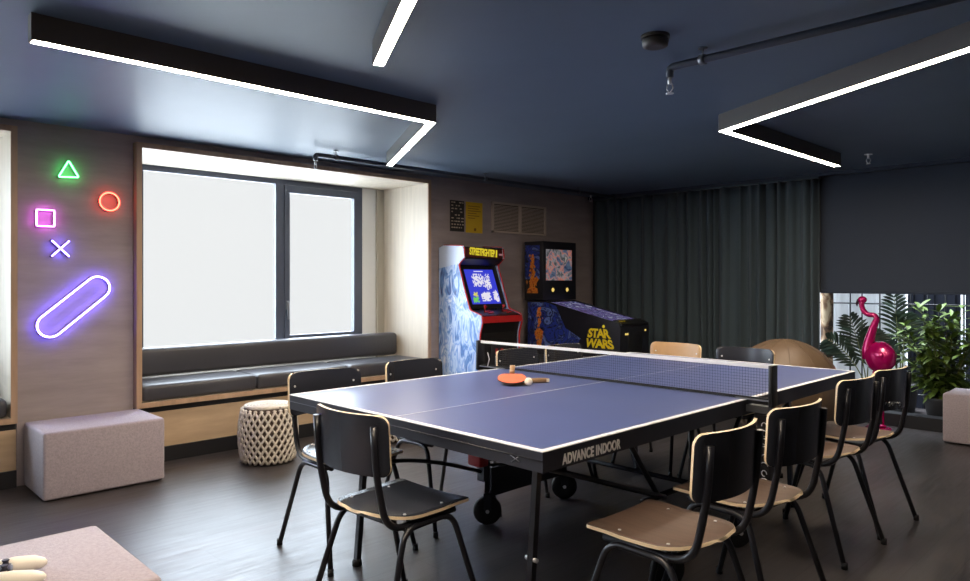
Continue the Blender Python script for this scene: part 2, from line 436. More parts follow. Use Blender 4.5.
# ------------------------------------------------------------------ neon signs on the wall between the bays
def neon(name, label, pts, r, m, closed=True):
    xs = [Vector(p) for p in pts]; c = sum(xs, Vector()) / len(xs)
    t = thing(name, label, 'neon sign', (XW, c.y, min(p.z for p in xs)))
    return t
def N(y, z, x=XW + .035): return Vector((x, y, z))
def neon_poly(name, label, outline, m, r=.0048):
    t = neon(name, label, outline, r, m)
    b = B(); b.tube(outline, r, 8, closed=True); b.build('tube', m, t)
    b = B()
    b.tube([p - Vector((.016, 0, 0)) for p in outline], r * 1.1, 6, closed=True); b.build('backing', 'neon_cap', t)
    step = max(1, len(outline) // 4)
    for p in outline[::step]:
        b = B(); b.tube([p - Vector((.0345, 0, 0)), p - Vector((.018, 0, 0))], .006, 6); b.build('standoff', 'neon_cap', t)
s = 1.006
def rounded(pts, r, n=4):
    pts = [Vector(p) for p in pts]; out = []; K = len(pts)
    for i in range(K):
        a, bb, c = pts[i - 1], pts[i], pts[(i + 1) % K]
        u = (a - bb).normalized() * r; v = (c - bb).normalized() * r
        for k in range(n + 1):
            q = k / n; out.append((bb + u) * (1 - q) ** 2 + bb * 2 * q * (1 - q) + (bb + v) * q * q)
    return out
neon_poly('neon_triangle_sign', 'green neon triangle, highest sign on the wall between the windows', rounded([N(-.403, 1.948), N(-.345, 2.058), N(-.287, 1.956)], .010), 'neon_green')
neon_poly('neon_circle_sign', 'red neon ring on the wall right of the pink square', [N(-.101 + .060 * math.cos(2 * PI * k / 32), 1.812 + .060 * math.sin(2 * PI * k / 32)) for k in range(32)], 'neon_red')
neon_poly('neon_square_sign', 'pink neon square on the wall between the windows', rounded([N(-.525, 1.627), N(-.525, 1.73), N(-.426, 1.73), N(-.426, 1.627)], .008), 'neon_pink')
t = thing('neon_cross_sign', 'blue white neon X below the pink square', 'neon sign', (XW, -.37, 1.44))
b = B()
for a, c in (((-.44, 1.438), (-.342, 1.538)), ((-.44, 1.538), (-.342, 1.438))): b.tube([N(*a), N(*c)], .0048, 8)
b.build('tube', 'neon_blue', t)
b = B()
for a, c in (((-.44, 1.438), (-.342, 1.538)), ((-.44, 1.538), (-.342, 1.438))):
    b.tube([N(a[0], a[1], XW + .019), N(c[0], c[1], XW + .019)], .008, 6)
    for p in (a, c): b.tube([N(p[0], p[1], XW + .001), N(p[0], p[1], XW + .019)], .006, 6)
b.build('backing', 'neon_cap', t)
cap = []
c0, c1, R_ = Vector((-.448, .996)), Vector((-.174, 1.234)), .074
d = (c1 - c0); ang = math.atan2(d.y, d.x)
for k in range(17):
    a = ang + PI / 2 + PI * k / 16; cap.append(N(c0.x + R_ * math.cos(a), c0.y + R_ * math.sin(a)))
for k in range(17):
    a = ang - PI / 2 + PI * k / 16; cap.append(N(c1.x + R_ * math.cos(a), c1.y + R_ * math.sin(a)))
neon_poly('neon_capsule_sign', 'long slanted violet blue neon pill outline, lowest sign on the wall', cap, 'neon_blue', .006)

# ------------------------------------------------------------------ ceiling lights: V-shaped LED profiles
def ribbon(poly, w):
    P = [Vector(p) for p in poly]; Lf, Rt = [], []
    for i, p in enumerate(P):
        d0 = (P[i] - P[i - 1]).normalized() if i else None; d1 = (P[i + 1] - P[i]).normalized() if i < len(P) - 1 else None
        if d0 is None: nn = Vector((-d1.y, d1.x)); k = 1
        elif d1 is None: nn = Vector((-d0.y, d0.x)); k = 1
        else:
            n0 = Vector((-d0.y, d0.x)); n1 = Vector((-d1.y, d1.x)); nn = (n0 + n1).normalized(); k = 1 / max(.3, nn.dot(n0))
        Lf.append(p + nn * w / 2 * k); Rt.append(p - nn * w / 2 * k)
    return Lf, Rt
def led_light(label, pts):
    c = sum((Vector(p) for p in pts), Vector((0, 0))) / len(pts)
    t = thing('ceiling_light', label, 'ceiling light', (c.x, c.y, H), group='angled strip lights on the ceiling')
    for nm, w, za, zb, m, shrink in (('housing', .050, 2.183, H - .0005, 'housing', 0), ('diffuser', .042, 2.182, 2.1832, 'led', .006)):
        Q = [Vector(p) for p in pts]
        if shrink:
            Q[0] = Q[0] + (Q[1] - Q[0]).normalized() * shrink; Q[-1] = Q[-1] + (Q[-2] - Q[-1]).normalized() * shrink
        Lf, Rt = ribbon(Q, w); b = B()
        for i in range(len(pts) - 1):
            q = [Lf[i], Lf[i + 1], Rt[i + 1], Rt[i]]
            b.prism([(p.x, p.y, za) for p in q], (0, 0, zb - za))
        b.build(nm, m, t)
        if nm == 'housing':
            for i in (0, -1):
                b = B(); p0, p1 = Lf[i], Rt[i]; dd = (Q[i] - Q[1 if i == 0 else -2]).normalized() * .003
                b.prism([(p0.x, p0.y, za), (p1.x, p1.y, za), (p1.x + dd.x, p1.y + dd.y, za), (p0.x + dd.x, p0.y + dd.y, za)], (0, 0, zb - za))
                b.build('end_cap', 'housing', t)
led_light('V-shaped strip light on the ceiling above the window side, its long arm running left', [(-1.69, -.985), (-1.69, .985), (-3.06, 1.715)])
led_light('strip light at the top centre of the photo, cut off by the edge', [(-1.02, .13), (.35, -.60), (.35, -2.55)])
led_light('V-shaped strip light on the ceiling toward the curtain and the right edge', [(-.62, 4.26), (-.625, 2.385), (.80, 1.635)])

# ------------------------------------------------------------------ sprinkler pipes, detector
def sprinkler_head(b, x, y, z, mi=0):
    b.tube([(x, y, z), (x, y, z - .035)], .009, 8, mi)
    b.tube([(x - .012, y, z - .035), (x - .016, y, z - .055), (x, y, z - .075)], .003, 6, mi); b.tube([(x + .012, y, z - .035), (x + .016, y, z - .055), (x, y, z - .075)], .003, 6, mi)
    b.lathe([(.018, -.0015), (.018, .0015)], (x, y, z - .076), 14, mi)
def hanger(b, x, y, zp, r):
    b.tube([(x, y, H), (x, y, zp + r)], .004, 6); b.lathe([(.02, 0), (.02, .006)], (x, y, H - .006), 12)
t = thing('sprinkler_pipe', 'dark sprinkler pipe running along the ceiling above the window wall', 'pipe', (-3.30, 3.2, 2.23))
b = B(); b.tube(fillet([(-3.30, 5.04, 2.235), (-3.30, 1.20, 2.235), (-3.30, 1.20, 2.19)], .03), .017, 10); b.build('pipe', 'pipe', t)
for y, z in ((1.20, 2.195), (4.62, 2.225)):
    b = B(); sprinkler_head(b, -3.30, y, z); b.build('sprinkler_head', 'chrome', t)
for y in (1.38, 3.0, 4.4):
    b = B(); hanger(b, -3.30, y, 2.235, .017); b.lathe([(.023, -.012), (.023, .012)], (-3.30, y, 2.235), 14, axis='Y'); b.build('hanger', 'steel', t)
t = thing('sprinkler_pipe', 'dark sprinkler pipe crossing the ceiling at top right, beside the detector', 'pipe', (1.2, 1.18, 2.23))
b = B(); b.tube(fillet([(2.65, 1.18, 2.235), (-.27, 1.18, 2.235), (-.27, 1.18, 2.19)], .03), .017, 10); b.build('pipe', 'pipe', t)
b = B(); sprinkler_head(b, -.27, 1.18, 2.195); b.build('sprinkler_head', 'chrome', t)
for x in (-.11, .9):
    b = B(); hanger(b, x, 1.18, 2.235, .017); b.lathe([(.023, -.012), (.023, .012)], (x, 1.18, 2.235), 14, axis='X'); b.build('hanger', 'steel', t)
t = thing('smoke_detector', 'round dark smoke detector on the ceiling left of the pipe end', 'smoke detector', (-.17, .90, H))
b = B(); b.lathe([(.058, H - .012), (.058, H)], (-.17, .90, 0), 28); b.build('base', 'detector', t)
b = B(); b.lathe([(.034, H - .05), (.05, H - .044), (.054, H - .022), (.05, H - .012)], (-.17, .90, 0), 28); b.build('cover', 'detector', t)
t = thing('ceiling_sprinkler', 'small pale sprinkler head on the ceiling near the dark blind', 'sprinkler', (-.46, 4.47, H))
b = B(); sprinkler_head(b, -.46, 4.47, H); b.build('body', 'chrome', t)
b = B(); b.lathe([(.03, H - .004), (.03, H)], (-.46, 4.47, 0), 16); b.build('flange', 'white', t)

# ------------------------------------------------------------------ wall bits: posters and grille
XP = XW + .001
t = thing('poster', 'black poster with pale print beside the yellow poster above the arcade machine', 'poster', (XW, 3.06, 1.77))
b = B(); b.box((XP, 2.985, 1.77), (XP + .006, 3.17, 2.075)); b.build('sheet', 'poster_black', t)
b = B(); rr = random.Random(3)
for i in range(9):
    y = 2.998; z = 2.05 - i * .031
    while y < 3.145:
        w = rr.uniform(.01, .035)
        if rr.random() < .75: b.quad([(XP + .007, y, z), (XP + .007, y + w, z), (XP + .007, y + w, z + .012), (XP + .007, y, z + .012)])
        y += w + rr.uniform(.006, .016)
b.build('print', 'poster_ink', t)
t = thing('poster', 'yellow poster between the black poster and the wall grille', 'poster', (XW, 3.31, 1.765))
b = B(); b.box((XP, 3.195, 1.765), (XP + .006, 3.425, 2.075)); b.build('sheet', 'poster_yellow', t)
b = B()
for i in range(6): b.box((XP + .006, 3.22, 2.03 - i * .024), (XP + .007, 3.22 + (.17, .15, .18, .12, .16, .1)[i], 2.036 - i * .024))
b.build('print', 'poster_dark', t)
b = B(); b.lathe([(.016, 0), (.016, .001)], (XP + .006, 3.32, 1.80), 14, axis='X'); b.build('emblem', 'poster_dark', t)
t = thing('wall_grille', 'beige twin panel ventilation grille high on the wall above the games', 'grille', (XW, 3.97, 1.78))
gy0, gy1, gz0, gz1 = 3.555, 4.41, 1.785, 2.105; gm = 3.985
b = B()
for a, c in (((gy0, gz0), (gy1, gz0 + .022)), ((gy0, gz1 - .022), (gy1, gz1)), ((gy0, gz0), (gy0 + .025, gz1)), ((gy1 - .025, gz0), (gy1, gz1)), ((gm - .018, gz0), (gm + .018, gz1))):
    b.box((XW, a[0], a[1]), (XW + .022, c[0], c[1]))
b.build('frame', 'grille', t)
b = B(); b.box((XW + .0005, gy0 + .02, gz0 + .02), (XW + .004, gy1 - .02, gz1 - .02)); b.build('back_plate', 'grille_dark', t)
for y0, y1 in ((gy0 + .025, gm - .018), (gm + .018, gy1 - .025)):
    b = B(); n = 18
    for i in range(n):
        z = gz0 + .03 + i * (gz1 - gz0 - .055) / n; b.box((XW + .004, y0, z), (XW + .017, y1, z + .007))
    b.build('slats', 'grille', t)

# ------------------------------------------------------------------ ottomans and poufs
def ottoman(label, x0, x1, y0, y1, h):
    t = thing('ottoman', label, 'ottoman', ((x0 + x1) / 2, (y0 + y1) / 2, 0))
    b = B(); b.box((x0, y0, .008), (x1, y1, h), bev=.018, seg=4); b.build('cushion_body', 'fabric', t)
    for dx in (.07, (x1 - x0) - .07):
        for dy in (.07, (y1 - y0) - .07):
            b = B(); b.lathe([(.025, 0), (.028, .009)], (x0 + dx, y0 + dy, 0), 14); b.build('glide_foot', 'rubber', t)
    b = B()
    e = .0035; z = h - .012
    b.tube(fillet([(x0 + .012, y0 + .006, z), (x1 - .006, y0 + .006, z), (x1 - .006, y1 - .012, z)], .02), e, 6); b.build('seam_piping', 'fabric', t)
ottoman('taupe fabric ottoman cube against the wall beneath the neon signs', -3.74, -3.265, -.595, .085, .402)
ottoman('pale taupe ottoman in the bottom left corner with a game controller on it', -1.34, -.71, -1.40, -.855, .42)
ottoman('taupe ottoman at the right edge beside the green plant', -.045, .56, 4.87, 5.27, .395)

def knit_pouf(label, cx, cy, R, h):
    t = thing('knitted_pouf', label, 'pouf', (cx, cy, 0))
    prof = lambda q: (R * (.86 + .14 * math.sin(PI * min(1, max(0, (q * 1.0)))) ** .6))
    b = B(); pr = [(R * .78, .005)]
    for k in range(1, 13):
        q = k / 13; pr.append((prof(q) - .012, h * q))
    pr += [(R * .80, h - .004), (R * .5, h + .004), (R * .1, h + .006)]
    b.lathe(pr, (cx, cy, 0), 40); b.build('core', 'rope_dark', t)
    b = B(); n = 26
    for sgn in (1, -1):
        for i in range(n):
            pts = []
            for k in range(15):
                q = k / 14; a = 2 * PI * i / n + sgn * q * 1.25; r = prof(min(.97, max(.03, q))) - .004 + (.003 if sgn > 0 else 0)
                pts.append((cx + r * math.cos(a), cy + r * math.sin(a), .012 + q * (h - .02)))
            b.tube(pts, .0085, 5)
    b.build('rope_lattice', 'rope', t)
    b = B(); pts = []
    for k in range(150):
        a = k * .32; r = R * .84 - (R * .8) * k / 150; pts.append((cx + r * math.cos(a), cy + r * math.sin(a), h + .004))
    b.tube(pts, .012, 5); b.build('knitted_top', 'rope', t)
knit_pouf('round cream knitted pouf standing in front of the window bench', -3.27, .80, .203, .39)
knit_pouf('second knitted pouf, half hidden behind the two chairs on the window side', -3.17, 1.90, .205, .385)

t = thing('round_pouf', 'big round brown pouf behind the far end of the table', 'pouf', (-.914, 3.956, 0))
b = B(); b.ball((-.914, 3.956, .41), .42, 0, (1, 1, .976), 40, 24); b.build('body', 'pouf_brown', t)
b = B()
for k in range(6):
    a = PI * k / 6
    b.tube([(-.914 + .4215 * math.cos(u) * math.cos(a), 3.956 + .4215 * math.cos(u) * math.sin(a), .41 + .411 * math.sin(u)) for u in [2 * PI * j / 48 for j in range(48)]], .0025, 5, closed=True)
b.build('seam', 'pouf_brown', t)

# ------------------------------------------------------------------ game controller
t = thing('game_controller', 'white game controller with dark face lying on the ottoman at bottom left', 'game controller', (-.983, -1.192, .42), math.radians(76))
cx, cy, cz = 0, 0, .0005
b = B()
b.box((cx - .055, cy - .06, cz + .006), (cx + .005, cy + .06, cz + .042), bev=.016, seg=4)
b.build('shell', 'pad_white', t, loc=0)
for sg in (-1, 1):
    b = B(); b.tube([(cx - .03, cy + sg * .052, cz + .027), (cx + .02, cy + sg * .058, cz + .026), (cx + .065, cy + sg * .062, cz + .023), (cx + .09, cy + sg * .060, cz + .019), (cx + .099, cy + sg * .059, cz + .018)], [.022, .0235, .021, .014, .005], 14)
    b.build('grip', 'pad_white', t, loc=0)
b = B(); b.box((cx - .035, cy - .028, cz + .0425), (cx + .012, cy + .028, cz + .0445), bev=.001)
b.box((cx + .004, cy - .026, cz + .012), (cx + .016, cy + .026, cz + .0415), bev=.004); b.build('face_panel', 'pad_dark', t, loc=0)
for sg in (-1, 1):
    b = B(); b.lathe([(.010, 0), (.007, .006), (.010, .012), (.009, .014)], (cx - .002, cy + sg * .022, cz + .0445), 14); b.build('thumb_stick', 'pad_dark', t, loc=0)
for dx, dy in ((.010, 0), (-.010, 0), (0, .010), (0, -.010)):
    b = B(); b.lathe([(.004, 0), (.004, .003)], (cx - .025 + dx, cy + .044 + dy, cz + .042), 10); b.build('button', 'pad_dark', t, loc=0)
b = B()
b.box((cx - .037, cy - .048, cz + .042), (cx - .013, cy - .040, cz + .045)); b.box((cx - .029, cy - .056, cz + .042), (cx - .021, cy - .032, cz + .045))
b.build('direction_pad', 'pad_dark', t, loc=0)

# ------------------------------------------------------------------ table tennis table
TX0, TX1, TY0, TY1, TZ = -1.525, 0.0, 0.0, 2.74, .76
tab = thing('table_tennis_table', 'blue table tennis table with white lines on a black wheeled frame', 'table', (-.76, 1.37, 0))
for ya, yb in ((TY0, 1.368), (1.372, TY1)):
    b = B(); fs = b.box((TX0, ya, TZ - .019), (TX1, yb, TZ))
    for f in fs:
        f.material_index = 0 if abs(f.calc_center_median().z - TZ) < 1e-4 else 1
    b.build('table_top', ['table_blue', 'apron'], tab)
    b = B(); z = TZ + .0002; zz = z + .0008
    b.box((TX0, ya, z), (TX0 + .02, yb, zz)); b.box((TX1 - .02, ya, z), (TX1, yb, zz))
    ye = (ya, ya + .02) if ya == TY0 else (yb - .02, yb)
    b.box((TX0 + .02, ye[0], z), (TX1 - .02, ye[1], zz)); b.box((-.764, ya if ya else .02, z), (-.761, yb if yb < 2 else TY1 - .02, zz))
    # thin pale top edge band
    b.box((TX0 - .0015, ya, TZ - .0025), (TX0, yb, TZ)); b.box((TX1, ya, TZ - .0025), (TX1 + .0015, yb, TZ))
    b.box((TX0, (ya - .0015) if ya == TY0 else yb, TZ - .0025), (TX1, ya if ya == TY0 else yb + .0015, TZ))
    b.build('line_markings', 'line_white', tab)
    b = B(); z0, z1 = TZ - .066, TZ - .019; w = .03
    b.box((TX0, ya, z0), (TX0 + w, yb, z1)); b.box((TX1 - w, ya, z0), (TX1, yb, z1))
    b.box((TX0 + w, ya, z0), (TX1 - w, ya + w, z1)); b.box((TX0 + w, yb - w, z0), (TX1 - w, yb, z1))
    b.tube([(TX0, ya - .001 if ya == TY0 else yb + .001, TZ - .03), (TX1, ya - .001 if ya == TY0 else yb + .001, TZ - .03)], .0022, 6)
    b.build('apron_frame', 'apron', tab)
text_mesh('ADVANCE INDOOR', .046, 'letter', 'lettering', tab, frame_mtx((.0008, .25, TZ - .042), (0, 1, 0), (0, 0, 1)), .0006, warp=lambda p: Vector((p.x * .72, p.y, p.z)), offset=.0016, space=1.06)
# corner logo mark on the end apron
b = B()
for a, c in (((-.135, .728), (-.095, .712)), ((-.10, .728), (-.13, .706))): b.tube([(a[0], -.0012, a[1]), (c[0], -.0012, c[1])], .0015, 5)
b.build('corner_mark', 'steel', tab)
# legs and undercarriage, mirrored about the net
def mirror(p, m): return (p[0], 2.74 - (p[1] + .13 if p[1] < .3 else p[1]), p[2]) if m else p
for mY in (0, 1):
    for x in (-1.265, -.235):
        b = B(); b.tube([mirror((x, .19, .012), mY), mirror((x, .25, TZ - .05), mY)], .017, 4)
        lg = b.build('leg', 'black_metal', tab)
        for p_ in lg.data.polygons: p_.use_smooth = False
        b = B(); b.lathe([(.022, 0), (.022, .02), (.016, .03)], mirror((x, .19, 0), mY), 14); b.build('foot_cap', 'rubber', lg)
        b = B(); b.lathe([(.008, -.026), (.008, .026)], mirror((x, .213, .31), mY), 10, axis='X'); b.build('bolt', 'chrome', lg)
    b = B(); b.tube([mirror((-1.265, .245, .66), mY), mirror((-.235, .245, .66), mY)], .012, 8); b.build('leg_crossbar', 'black_metal', tab)
    # braces: arched on the window side, straight on the other
    pts = [mirror((-1.262, .24, .44), mY), mirror((-1.262, .45, .43), mY), mirror((-1.258, .70, .37), mY), mirror((-1.25, .98, .27), mY)]
    b = B(); b.tube(fillet(pts, .12), .010, 8); b.build('brace', 'black_metal', tab)
    b = B(); b.tube([mirror((-.24, .31, .605), mY), mirror((-.24, 1.09, .337), mY)], .011, 8); b.build('brace', 'black_metal', tab)
    for x in (-1.25, -.27):
        b = B(); b.tube([mirror((x, .78, TZ - .06), mY), mirror((x, 1.09, .33), mY)], .012, 8); b.build('strut', 'black_metal', tab)
    # castors, swivelled
    for x, dg in ((-1.235, -44), (-.165, -30)):
        yw = 1.12 if mY else .985; c = Vector(mirror((x, yw, .075), mY)); c.y += .13 * 0
        b = B(); b.box((c.x - .016, c.y - .014, .115), (c.x + .016, c.y + .014, .33)); b.box((c.x - .03, c.y - .02, .08), (c.x - .024, c.y + .02, .17)); b.box((c.x + .024, c.y - .02, .08), (c.x + .03, c.y + .02, .17)); b.box((c.x - .03, c.y - .02, .155), (c.x + .03, c.y + .02, .17))
        b.rotz(c, dg); fk = b.build('wheel_bracket', 'apron', tab)
        b = B()
        b.lathe([(.034, -.016), (.067, -.018), (.075, -.011), (.075, .011), (.067, .018), (.034, .016)], c, 32, axis='X'); b.rotz(c, dg); wh = b.build('wheel', 'rubber', fk)
        b = B(); b.lathe([(.010, -.032), (.010, .032)], c, 14, axis='X')
        b.box((c.x + .019, c.y - .003, c.z), (c.x + .022, c.y + .003, c.z + .03)); b.rotz(c, dg); b.build('hub', 'chrome', wh)
b = B(); b.box((-1.262, 1.02, .135), (-1.238, 1.62, .285), bev=.006, seg=2); b.build('side_plate', 'apron', tab)
for x in (-1.25, -.27):
    b = B(); b.tube([(x, .96, .335), (x, 1.78, .335)], .014, 8); b.build('carriage_rail', 'black_metal', tab)
    b = B(); b.tube([(x, 1.37, .30), (x, 1.37, TZ - .066)], .014, 8); b.build('carriage_post', 'black_metal', tab)
b = B(); b.tube([(-1.25, 1.37, .335), (-.27, 1.37, .335)], .012, 8); b.build('centre_beam', 'apron', tab)
b = B(); b.box((.052, 1.335, .33), (.118, 1.40, TZ - .055)); post = b.build('safety_post', 'cab_black', tab)
# white script running down the post: loops without words
b = B(); rr = random.Random(11); y = 1.3335
for i in range(9):
    z = .66 - i * .034; x0 = .092
    pts = [(x0 + .016 * math.cos(a) * (1 if i % 2 else .7), y - .0005, z + .014 * math.sin(a) + .004 * a / 6) for a in [q * .7 + rr.uniform(-.1, .1) for q in range(rr.choice((5, 6, 8)))]]
    b.tube(pts, .0022, 5)
b.build('script_mark', 'line_white', post)
b = B(); b.box((-1.30, .90, .315), (-1.20, .965, .385), bev=.012); b.build('release_lever', 'red_plastic', tab)
b = B(); b.box((-1.275, .95, .23), (-1.225, .985, .34)); b.tube([(-1.25, .97, .31), (-1.21, 1.10, .30)], .008, 8); b.build('latch_bracket', 'apron', tab)

# ------------------------------------------------------------------ net
NY = 1.37; nx0, nx1 = TX0 - .1525, TX1 + .105
t = thing('table_net', 'black table tennis net with white top tape across the blue table', 'net', (-.76, NY, TZ))
b = B(); r = .0006; zt, zb = TZ + .15, TZ + .008
n = 136
for i in range(n + 1):
    x = nx0 + .01 + (nx1 - nx0 - .02) * i / n; b.tube([(x, NY, zb), (x, NY, zt)], r, 3, cap=False)
for k in range(11):
    z = zb + (zt - zb) * k / 11; b.tube([(nx0, NY, z), (nx1, NY, z)], r, 3, cap=False)
b.build('mesh', 'net', t)
b = B(); b.box((nx0, NY - .004, zt - .008), (nx1, NY + .004, zt + .0075)); b.build('top_tape', 'line_white', t)
b = B(); b.box((nx0, NY - .003, zb - .006), (nx1, NY + .003, zb + .006)); b.build('bottom_band', 'net', t)
for x, sg in ((nx0, -1), (nx1, 1)):
    b = B(); b.box((x - .018 if sg < 0 else x, NY - .028, TZ - .02), (x if sg < 0 else x + .018, NY + .028, TZ + .158), bev=.003, seg=2); p = b.build('post', 'cab_black', t)
    e = TX0 if sg < 0 else TX1
    b = B(); b.box((min(x, e - sg * .05), NY - .02, TZ + .0012), (max(x, e - sg * .05), NY + .02, TZ + .006)); b.box((min(x, e + sg * .004), NY - .022, TZ - .05), (max(x, e + sg * .004), NY + .022, TZ - .02))
    b.lathe([(.008, -.085), (.008, -.05), (.018, -.085), (.018, -.105)], (e + sg * .045, NY, TZ), 14)
    b.build('clamp', 'steel', p)
b = B(); b.tube([(nx0 + .06, NY - .005, TZ + .006), (nx0 + .075, NY - .005, TZ + .05), (nx0 + .06, NY - .005, TZ + .09)], .003, 6); b.build('tension_cord', 'line_white', t)

# ------------------------------------------------------------------ bats and ball on the table
def bat(name, label, c, ang, z, m_top, m_edge):
    t = thing(name, label, 'table tennis bat', (c[0], c[1], z), ang)
    out = []
    for k in range(40):
        a = -PI / 2 + .42 + (2 * PI - .84) * k / 39
        out.append((.072 * math.cos(a), .078 * math.sin(a)))
    b = B(); b.prism([(x, y, .0008) for x, y in out], (0, 0, .0052)); b.build('blade', m_edge, t, loc=0)
    b = B(); b.prism([(x * .985, y * .985, .0062) for x, y in out if y > -.066], (0, 0, .0022)); b.build('rubber', m_top, t, loc=0)
    b = B(); b.box((-.013, -.165, .0002), (.013, -.062, .022), bev=.006, seg=3)
    h = b.build('handle', 'paddle_wood', t, loc=0)
    b = B(); b.box((-.0135, -.1655, .003), (.0135, -.150, .0195)); b.build('handle_end', 'ball', h, loc=0)
    return t
bat('table_tennis_bat', 'dark bat lying under the red one, its wooden handle pointing past the ball', (-1.035, 1.0), math.radians(146), TZ + .0012, 'paddle_dark', 'paddle_wood')
t = bat('table_tennis_bat', 'orange red bat lying on top of another bat beside the net', (-1.03, .955), math.radians(222), TZ + .026, 'paddle_red', 'paddle_dark'); t.rotation_euler.x = -.2
b = B(); b.ball((-.935, .975, TZ + .0212), .02, 0, (1, 1, 1), 24, 14)
tag(b.build('table_tennis_ball', 'ball'), 'cream table tennis ball beside the orange red bat on the blue table', 'ball')

# ------------------------------------------------------------------ chairs
def row_half(W, Hh, r, y): 
    e = abs(y) - (Hh - r)
    return W if e <= 0 else W - (r - math.sqrt(max(0, r * r - e * e)))
def spaced(Hh, r, n_mid=8, n_c=5):
    a = [-(Hh - r) - r * math.sin(PI / 2 * (n_c - k) / n_c) for k in range(n_c)]
    m = [-(Hh - r) + 2 * (Hh - r) * k / n_mid for k in range(n_mid + 1)]
    return a + m + [-v for v in reversed(a)]
def make_chair(label, seat_m, back_m, rear_m='black_wood'):
    """origin on the floor under the seat, +X is the way the sitter faces"""
    t = thing('dining_chair', label, 'chair')
    g = []
    rows = [-.195 + .15 * (1 - math.cos(PI / 2 * k / 7)) for k in range(8)] + [-.045 + .24 * k / 9 for k in range(1, 9)] + [.188, .196, .199]
    for x in rows:
        if x < -.045: w = .05 + (.192 - .05) * math.sqrt(max(0, 1 - ((-.045 - x) / .1501) ** 2)) if x > -.1949 else .05
        elif x < .18: w = .192 + .004 * (x + .045) / .2
        else: w = .196 - (.02 - math.sqrt(max(0, .02 ** 2 - (x - .179) ** 2)))
        row = []
        for k in range(13):
            u = -1 + 2 * k / 12
            z = .452 + .007 * u * u
            if x < -.04: z += .75 * (-.04 - x) ** 2
            if x > .06: z += .10 * (x - .06) - .55 * (x - .06) ** 2
            row.append((x, u * w, z))
        g.append(row)
    b = B(); b.sheet([list(reversed(q)) for q in g], .011, 0, 1, 0); b.build('seat', [seat_m, 'ply_edge'], t, loc=0)
    g = []
    Wb, Hb, rb, zc = .203, .104, .034, .726
    lean = .06
    bx = lambda y, z: -.252 - lean * (z - zc) + .052 * (y / Wb) ** 2
    for zz in spaced(Hb, rb):
        w = row_half(Wb, Hb, rb, zz); row = []
        for k in range(15):
            y = (-1 + 2 * k / 14) * w; row.append((bx(y, zc + zz), y, zc + zz))
        g.append(row)
    b = B(); b.sheet(g, .011, 0, 1, 2); b.build('backrest', [back_m, 'ply_edge', rear_m], t, loc=0)
    for sg in (-1, 1):
        y = sg * .163; xb = bx(y, .75) - .012
        b = B(); pts = fillet([(xb - .006, y, .795), (xb + .004, y, .64), (-.182, y, .428), (.14, y, .434)], .085, 8); b.tube(pts, .0125, 10); b.build('back_upright', 'black_metal', t, loc=0)
        yl = sg * .178
        pts = fillet([(-.246, sg * .226, .012), (-.115, yl, .424), (.115, yl, .428), (.240, sg * .226, .012)], .06, 7)
        b = B(); b.tube(pts, .0115, 10); lf = b.build('leg_frame', 'black_metal', t, loc=0)
        for p in ((-.248, sg * .227), (.242, sg * .227)):
            b = B(); b.lathe([(.0135, 0), (.0135, .028)], (p[0], p[1], 0), 10); b.build('foot_cap', 'rubber', lf, loc=0)
    for x in (.08, -.10):
        b = B(); b.tube([(x, -.18, .420), (x, .18, .420)], .009, 8); b.build('crossbar', 'black_metal', t, loc=0)
    for x, y in ((-.09, -.15), (-.09, .15), (.09, -.15), (.09, .15)):
        b = B(); b.lathe([(.006, 0), (.005, .0025)], (x, y, .4615 + (.0032 if x < 0 else .0025)), 10); b.build('seat_screw', 'chrome', t, loc=0)
    for y in (-.165, .165):
        b = B(); b.lathe([(.006, 0), (.005, .003)], (bx(y, .765) + .0055, y, .765), 10, axis='X'); b.build('back_screw', 'chrome', t, loc=0)
    return t
chair_black = make_chair('black chair with pale ply edges alone at the near end of the table', 'black_wood', 'black_wood')
chair_brown = make_chair('black backed chair with brown seat nearest the camera, right side of the table', 'brown_wood', 'black_wood')
chair_tan = make_chair('chair with natural tan wooden backrest at the far end of the table', 'tan_wood', 'tan_wood', 'tan_wood')
def place(o, x, y, deg): o.location = (x, y, 0); o.rotation_euler = (0, 0, math.radians(deg)); return o
GR = 'chairs around the table tennis table'
for o in (chair_black, chair_brown, chair_tan): o['group'] = GR
place(chair_black, -.701, -.021, 93.3)
place(chair_brown, .156, .457, 180)
place(chair_tan, -1.27, 2.72, -90)
used_labels = [
    (chair_black, -1.48, .28, -2.6, 'black chair on the window side, standing at the left corner of the table'),
    (chair_black, -1.523, .895, 0, 'black chair on the window side, second from the left table corner'),
    (chair_black, -1.555, 1.79, 0, 'black chair seen through the left end of the net'),
    (chair_black, -1.555, 2.27, 0, 'black chair on the window side behind the net, in front of the pinball machine'),
    (chair_brown, .145, 1.03, 176, 'brown seated chair right of the table, second from the camera, beside the net'),
    (chair_brown, .055, 1.95, 176.5, 'brown seated chair right of the table, just past the net post'),
    (chair_brown, .059, 2.465, 174.5, 'brown seated chair right of the table, farthest, with white script on its back'),
    (chair_black, -.75, 2.72, -90, 'black chair with shiny backrest at the far end beside the tan one'),
]
for src, x, y, a, lab in used_labels:
    o = copy_tree(src); o['label'] = lab; place(o, x, y, a)
    if 'script' in lab:
        b = B(); rr = random.Random(5)
        for i in range(6):
            yy = .02 + i * .022
            pts = [(-.252 - .0065 + .052 * (yy / .204) ** 2, yy + .009 * math.cos(q), .650 + .010 * math.sin(q) + .003 * i * .5) for q in [k * .8 + rr.random() * .3 for k in range(rr.choice((4, 6, 7)))]]
            b.tube(pts, .0022, 5)
        m_ = b.build('script_mark', 'line_white', o, loc=0)

